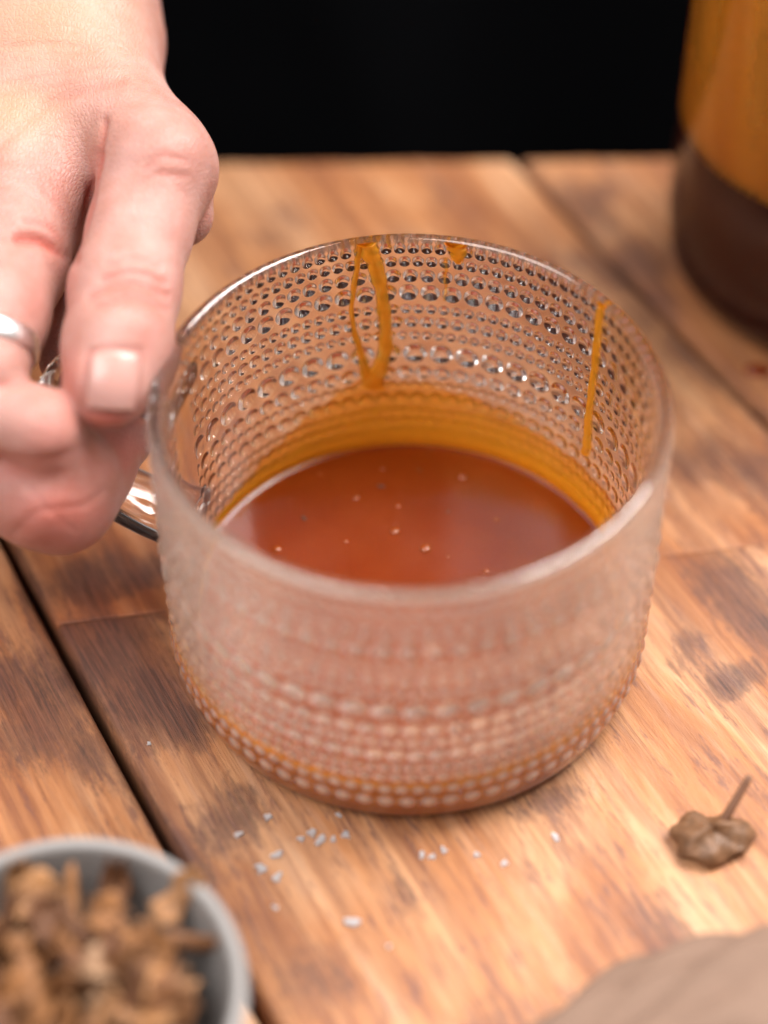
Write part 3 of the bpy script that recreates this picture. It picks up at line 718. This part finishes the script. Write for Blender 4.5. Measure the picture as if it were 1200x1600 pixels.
SPEC = [(180,1375,.0275,2,(0.3,-1.1,1.4),1.0,'upright brown mushroom sliver at the back of the heap in the grey bowl'),
        (285,1395,.029,0,(0.5,-0.6,0.7),1.0,'tan mushroom piece leaning on the far right wall of the grey bowl'),
        (310,1468,.026,4,(0.2,-0.15,-0.1),1.1,'flat brown mushroom strip reaching right towards the bowl rim'),
        (255,1560,.025,1,(0.6,0.3,1.0),1.1,'pale tan mushroom chunk at the front right of the heap in the bowl'),
        (30,1370,.0275,2,(0.2,-1.2,1.8),.9,'tan mushroom stalk standing up at the back left of the heap'),
        (65,1400,.028,1,(0.6,0.1,0.3),1.0,'broad tan mushroom piece at the back left of the heap'),
        (155,1510,.030,3,(0.9,0.2,2.0),1.1,'whitish mushroom piece in the middle of the heap in the grey bowl')]
for px_, py_, z, k, rot, sc, lab in SPEC:
    x, y = bowl_xy(px_, py_, z); mpiece(x, y, z, k, rot, sc, lab, {'upr':0,'fla':1,'whi':4}.get(lab[:3], 3))
k = 0
for lay, (zc, rmax, n) in enumerate(((.009,.013,5),(.0150,.0185,20),(.0205,.0220,40),(.0260,.0215,52))):
    for i in range(n):
        a = i*2.39996 + lay*1.1; r = rmax*math.sqrt((i + .5)/n)
        mpiece(r*math.cos(a) - .002, r*math.sin(a) - .001, zc + random.uniform(-.001, .003), k, (random.uniform(-.8, .8), random.uniform(-.8, .8), random.uniform(0, 6.28)), random.uniform(.8, 1.05), tier=('deep', 'low', 'midway', 'topmost')[lay]); k += 1

# ------------------------------------------------------------------ dried mushroom lying on the table
MC = on_z(1108, 1318); MC[2] = 0
mush = tag(empty('dried_mushroom', MC), 'single shrivelled brown dried mushroom with its stalk sticking up, on the table at right', 'dried mushroom')
V = []; nu, nv = 40, 14
for j in range(nv):
    for i in range(nu):
        a = 2*math.pi*i/nu; s_ = j/(nv-1)
        R_ = .0082*(1 + .10*math.sin(3*a + 1) + .06*math.sin(7*a))
        r = R_*math.sin(min(s_*1.9, 1.9))*1.0 if s_ < .83 else R_*(1 - .0)*(.97 - (s_-.83)*1.2)
        z = .0042*math.cos(s_*1.9)*(1 + .25*math.sin(2*a + .6)) + .0014 + .0009*math.sin(5*a + 7*s_)*s_ + .0006*math.sin(9*a - 5*s_)*s_
        V.append((r*math.cos(a)*1.0 + .0001, r*math.sin(a)*.70, max(z, .0004*(1 + math.sin(4*a))) ))
V.append((0, 0, .0054)); Fc = [tuple(int(x) for x in f) for f in grid_faces(nu, nv, True)] + [tuple((nv-1)*nu + i for i in range(nu-1, -1, -1))]
MUSH2 = mat_simple('brown_mushroom', (0.15, 0.072, 0.033), 0.5, nscale=420, namp=0.9, bump=0.0010, bscale=420)
ob('cap', mesh('mushroom_cap', V, Fc, MUSH2), mush)
A = np.array([.0012, .001, .0050]); B = on_z(1172, 1212, .012) - MC
V, Fc = tube(smooth_path([A - [0,0,.002], A*.7 + B*.3 + [.0004, 0, -.0004], B], 14), np.linspace(.0011, .0007, 14)*1.0, 10)
ob('stem', mesh('mushroom_stem', V, Fc, mat_simple('mushroom_stem', (0.16, 0.07, 0.035), 0.6, nscale=200)), mush)

# ------------------------------------------------------------------ folded linen at the lower right corner
nu, nv = 110, 72; V = []
p0 = on_z(735, 1832); p1 = on_z(1400, 1592); ax_ = p1 - p0; LN = np.linalg.norm(ax_); ax_ /= LN; pe = np.array([-ax_[1], ax_[0], 0])
for i in range(nu):
    u = i/(nu-1); R_ = .0150*(max(0, 1 - abs(2*u - 1)**3.2))**.5*(0.62 + .45*u) + .0004
    for j in range(nv):
        a = 2*math.pi*j/nv
        f = 1 + .13*math.sin(3*a + 5*u) + .09*math.sin(7*a - 9*u) + .04*math.sin(13*a + 20*u)
        P = p0 + ax_*LN*u + pe*(R_*1.25*f*math.cos(a) + .004*math.sin(3.3*u)) + np.array([0, 0, 1])*(R_*.85*(1 + f*math.sin(a)))
        V.append((P[0], P[1], max(P[2], .0003)))
Fc = [tuple(int(q) for q in f) for f in grid_faces(nv, nu, True)] + [tuple(range(nv-1, -1, -1)), tuple((nu-1)*nv + k for k in range(nv))]
V = np.array(V); c0 = V.mean(0); c0[2] = 0
tag(ob('linen_napkin', mesh('linen_napkin', V - c0, Fc, LINEN), None, c0),
    'softly rumpled grey brown linen cloth at the near right corner of the table', 'napkin')

# ------------------------------------------------------------------ salt flakes
def flake(seed):
    r = np.random.default_rng(seed); n = 9; V = []; rad_ = r.uniform(.45, 1.3, n)
    for zz, k in ((0, 1.0), (.00016, .85)):
        for i in range(n):
            a = 2*math.pi*i/n; q = k*rad_[i]; V.append((.0013*q*math.cos(a), .0011*q*math.sin(a), zz + r.uniform(0, .0002)*(zz > 0)))
    return mesh('salt_flake', V, [tuple(range(n-1, -1, -1)), tuple(range(n, 2*n))] + [(i, (i+1) % n, n + (i+1) % n, n + i) for i in range(n)], SALT, False)
FL = [flake(i) for i in range(4)]
SF = 'salt flakes scattered in front of the cup'
for i, (x, y, k, lab) in enumerate(((552,1440,1.5,'largest white salt flake, alone on the table and nearest the camera'),(233,1163,.55,'tiny white salt crumb on the dark patch left of the glass cup'),
      (372,1305,1.1,'leftmost salt flake of the scatter in front of the cup'),(418,1278,1.1,'salt flake closest to the cup at the left end of the scatter'),
      (433,1335,1.2,'uppermost of three salt flakes in a column at left of the scatter'),(408,1358,1.3,'left one of three salt flakes in a column left of the scatter'),
      (432,1372,1.4,'lowest and broadest of three salt flakes in a column left of the scatter'),(487,1303,1.3,'large salt flake at the back of the tight cluster below the cup'),
      (500,1312,1.3,'large salt flake at the centre of the tight cluster below the cup'),(470,1312,.8,'small salt flake at the left end of the tight cluster below the cup'),
      (520,1313,.9,'small salt flake just right of the centre of the tight cluster'),(540,1306,1.2,'salt flake at the right end of the tight cluster below the cup'),
      (658,1336,.9,'left one of a row of three salt flakes below the cup'),(675,1340,.8,'smallest, middle one of a row of three salt flakes below the cup'),
      (693,1330,1.0,'right one of a row of three salt flakes below the cup'),(745,1337,.9,'single salt flake right of the row of three flakes'),
      (866,1309,1.0,'rightmost white salt flake, apart from the others and close to the cup'),(788,1350,.8,'salt flake between the row of three and the rightmost flake'),
      (430,1420,.8,'small salt flake by itself beside the rim of the grey bowl'),(608,1480,.6,'faint small salt flake right of the largest flake'),(528,1275,.7,'small salt flake right up against the foot of the cup'))):
    P = on_z(x, y); o = ob('salt_flake', FL[i % 4], None, (P[0], P[1], .0003), (0, 0, i*1.7)); k *= .85; o.scale = (k, k*.9, k)
    tag(o, lab, 'salt flake', SF)
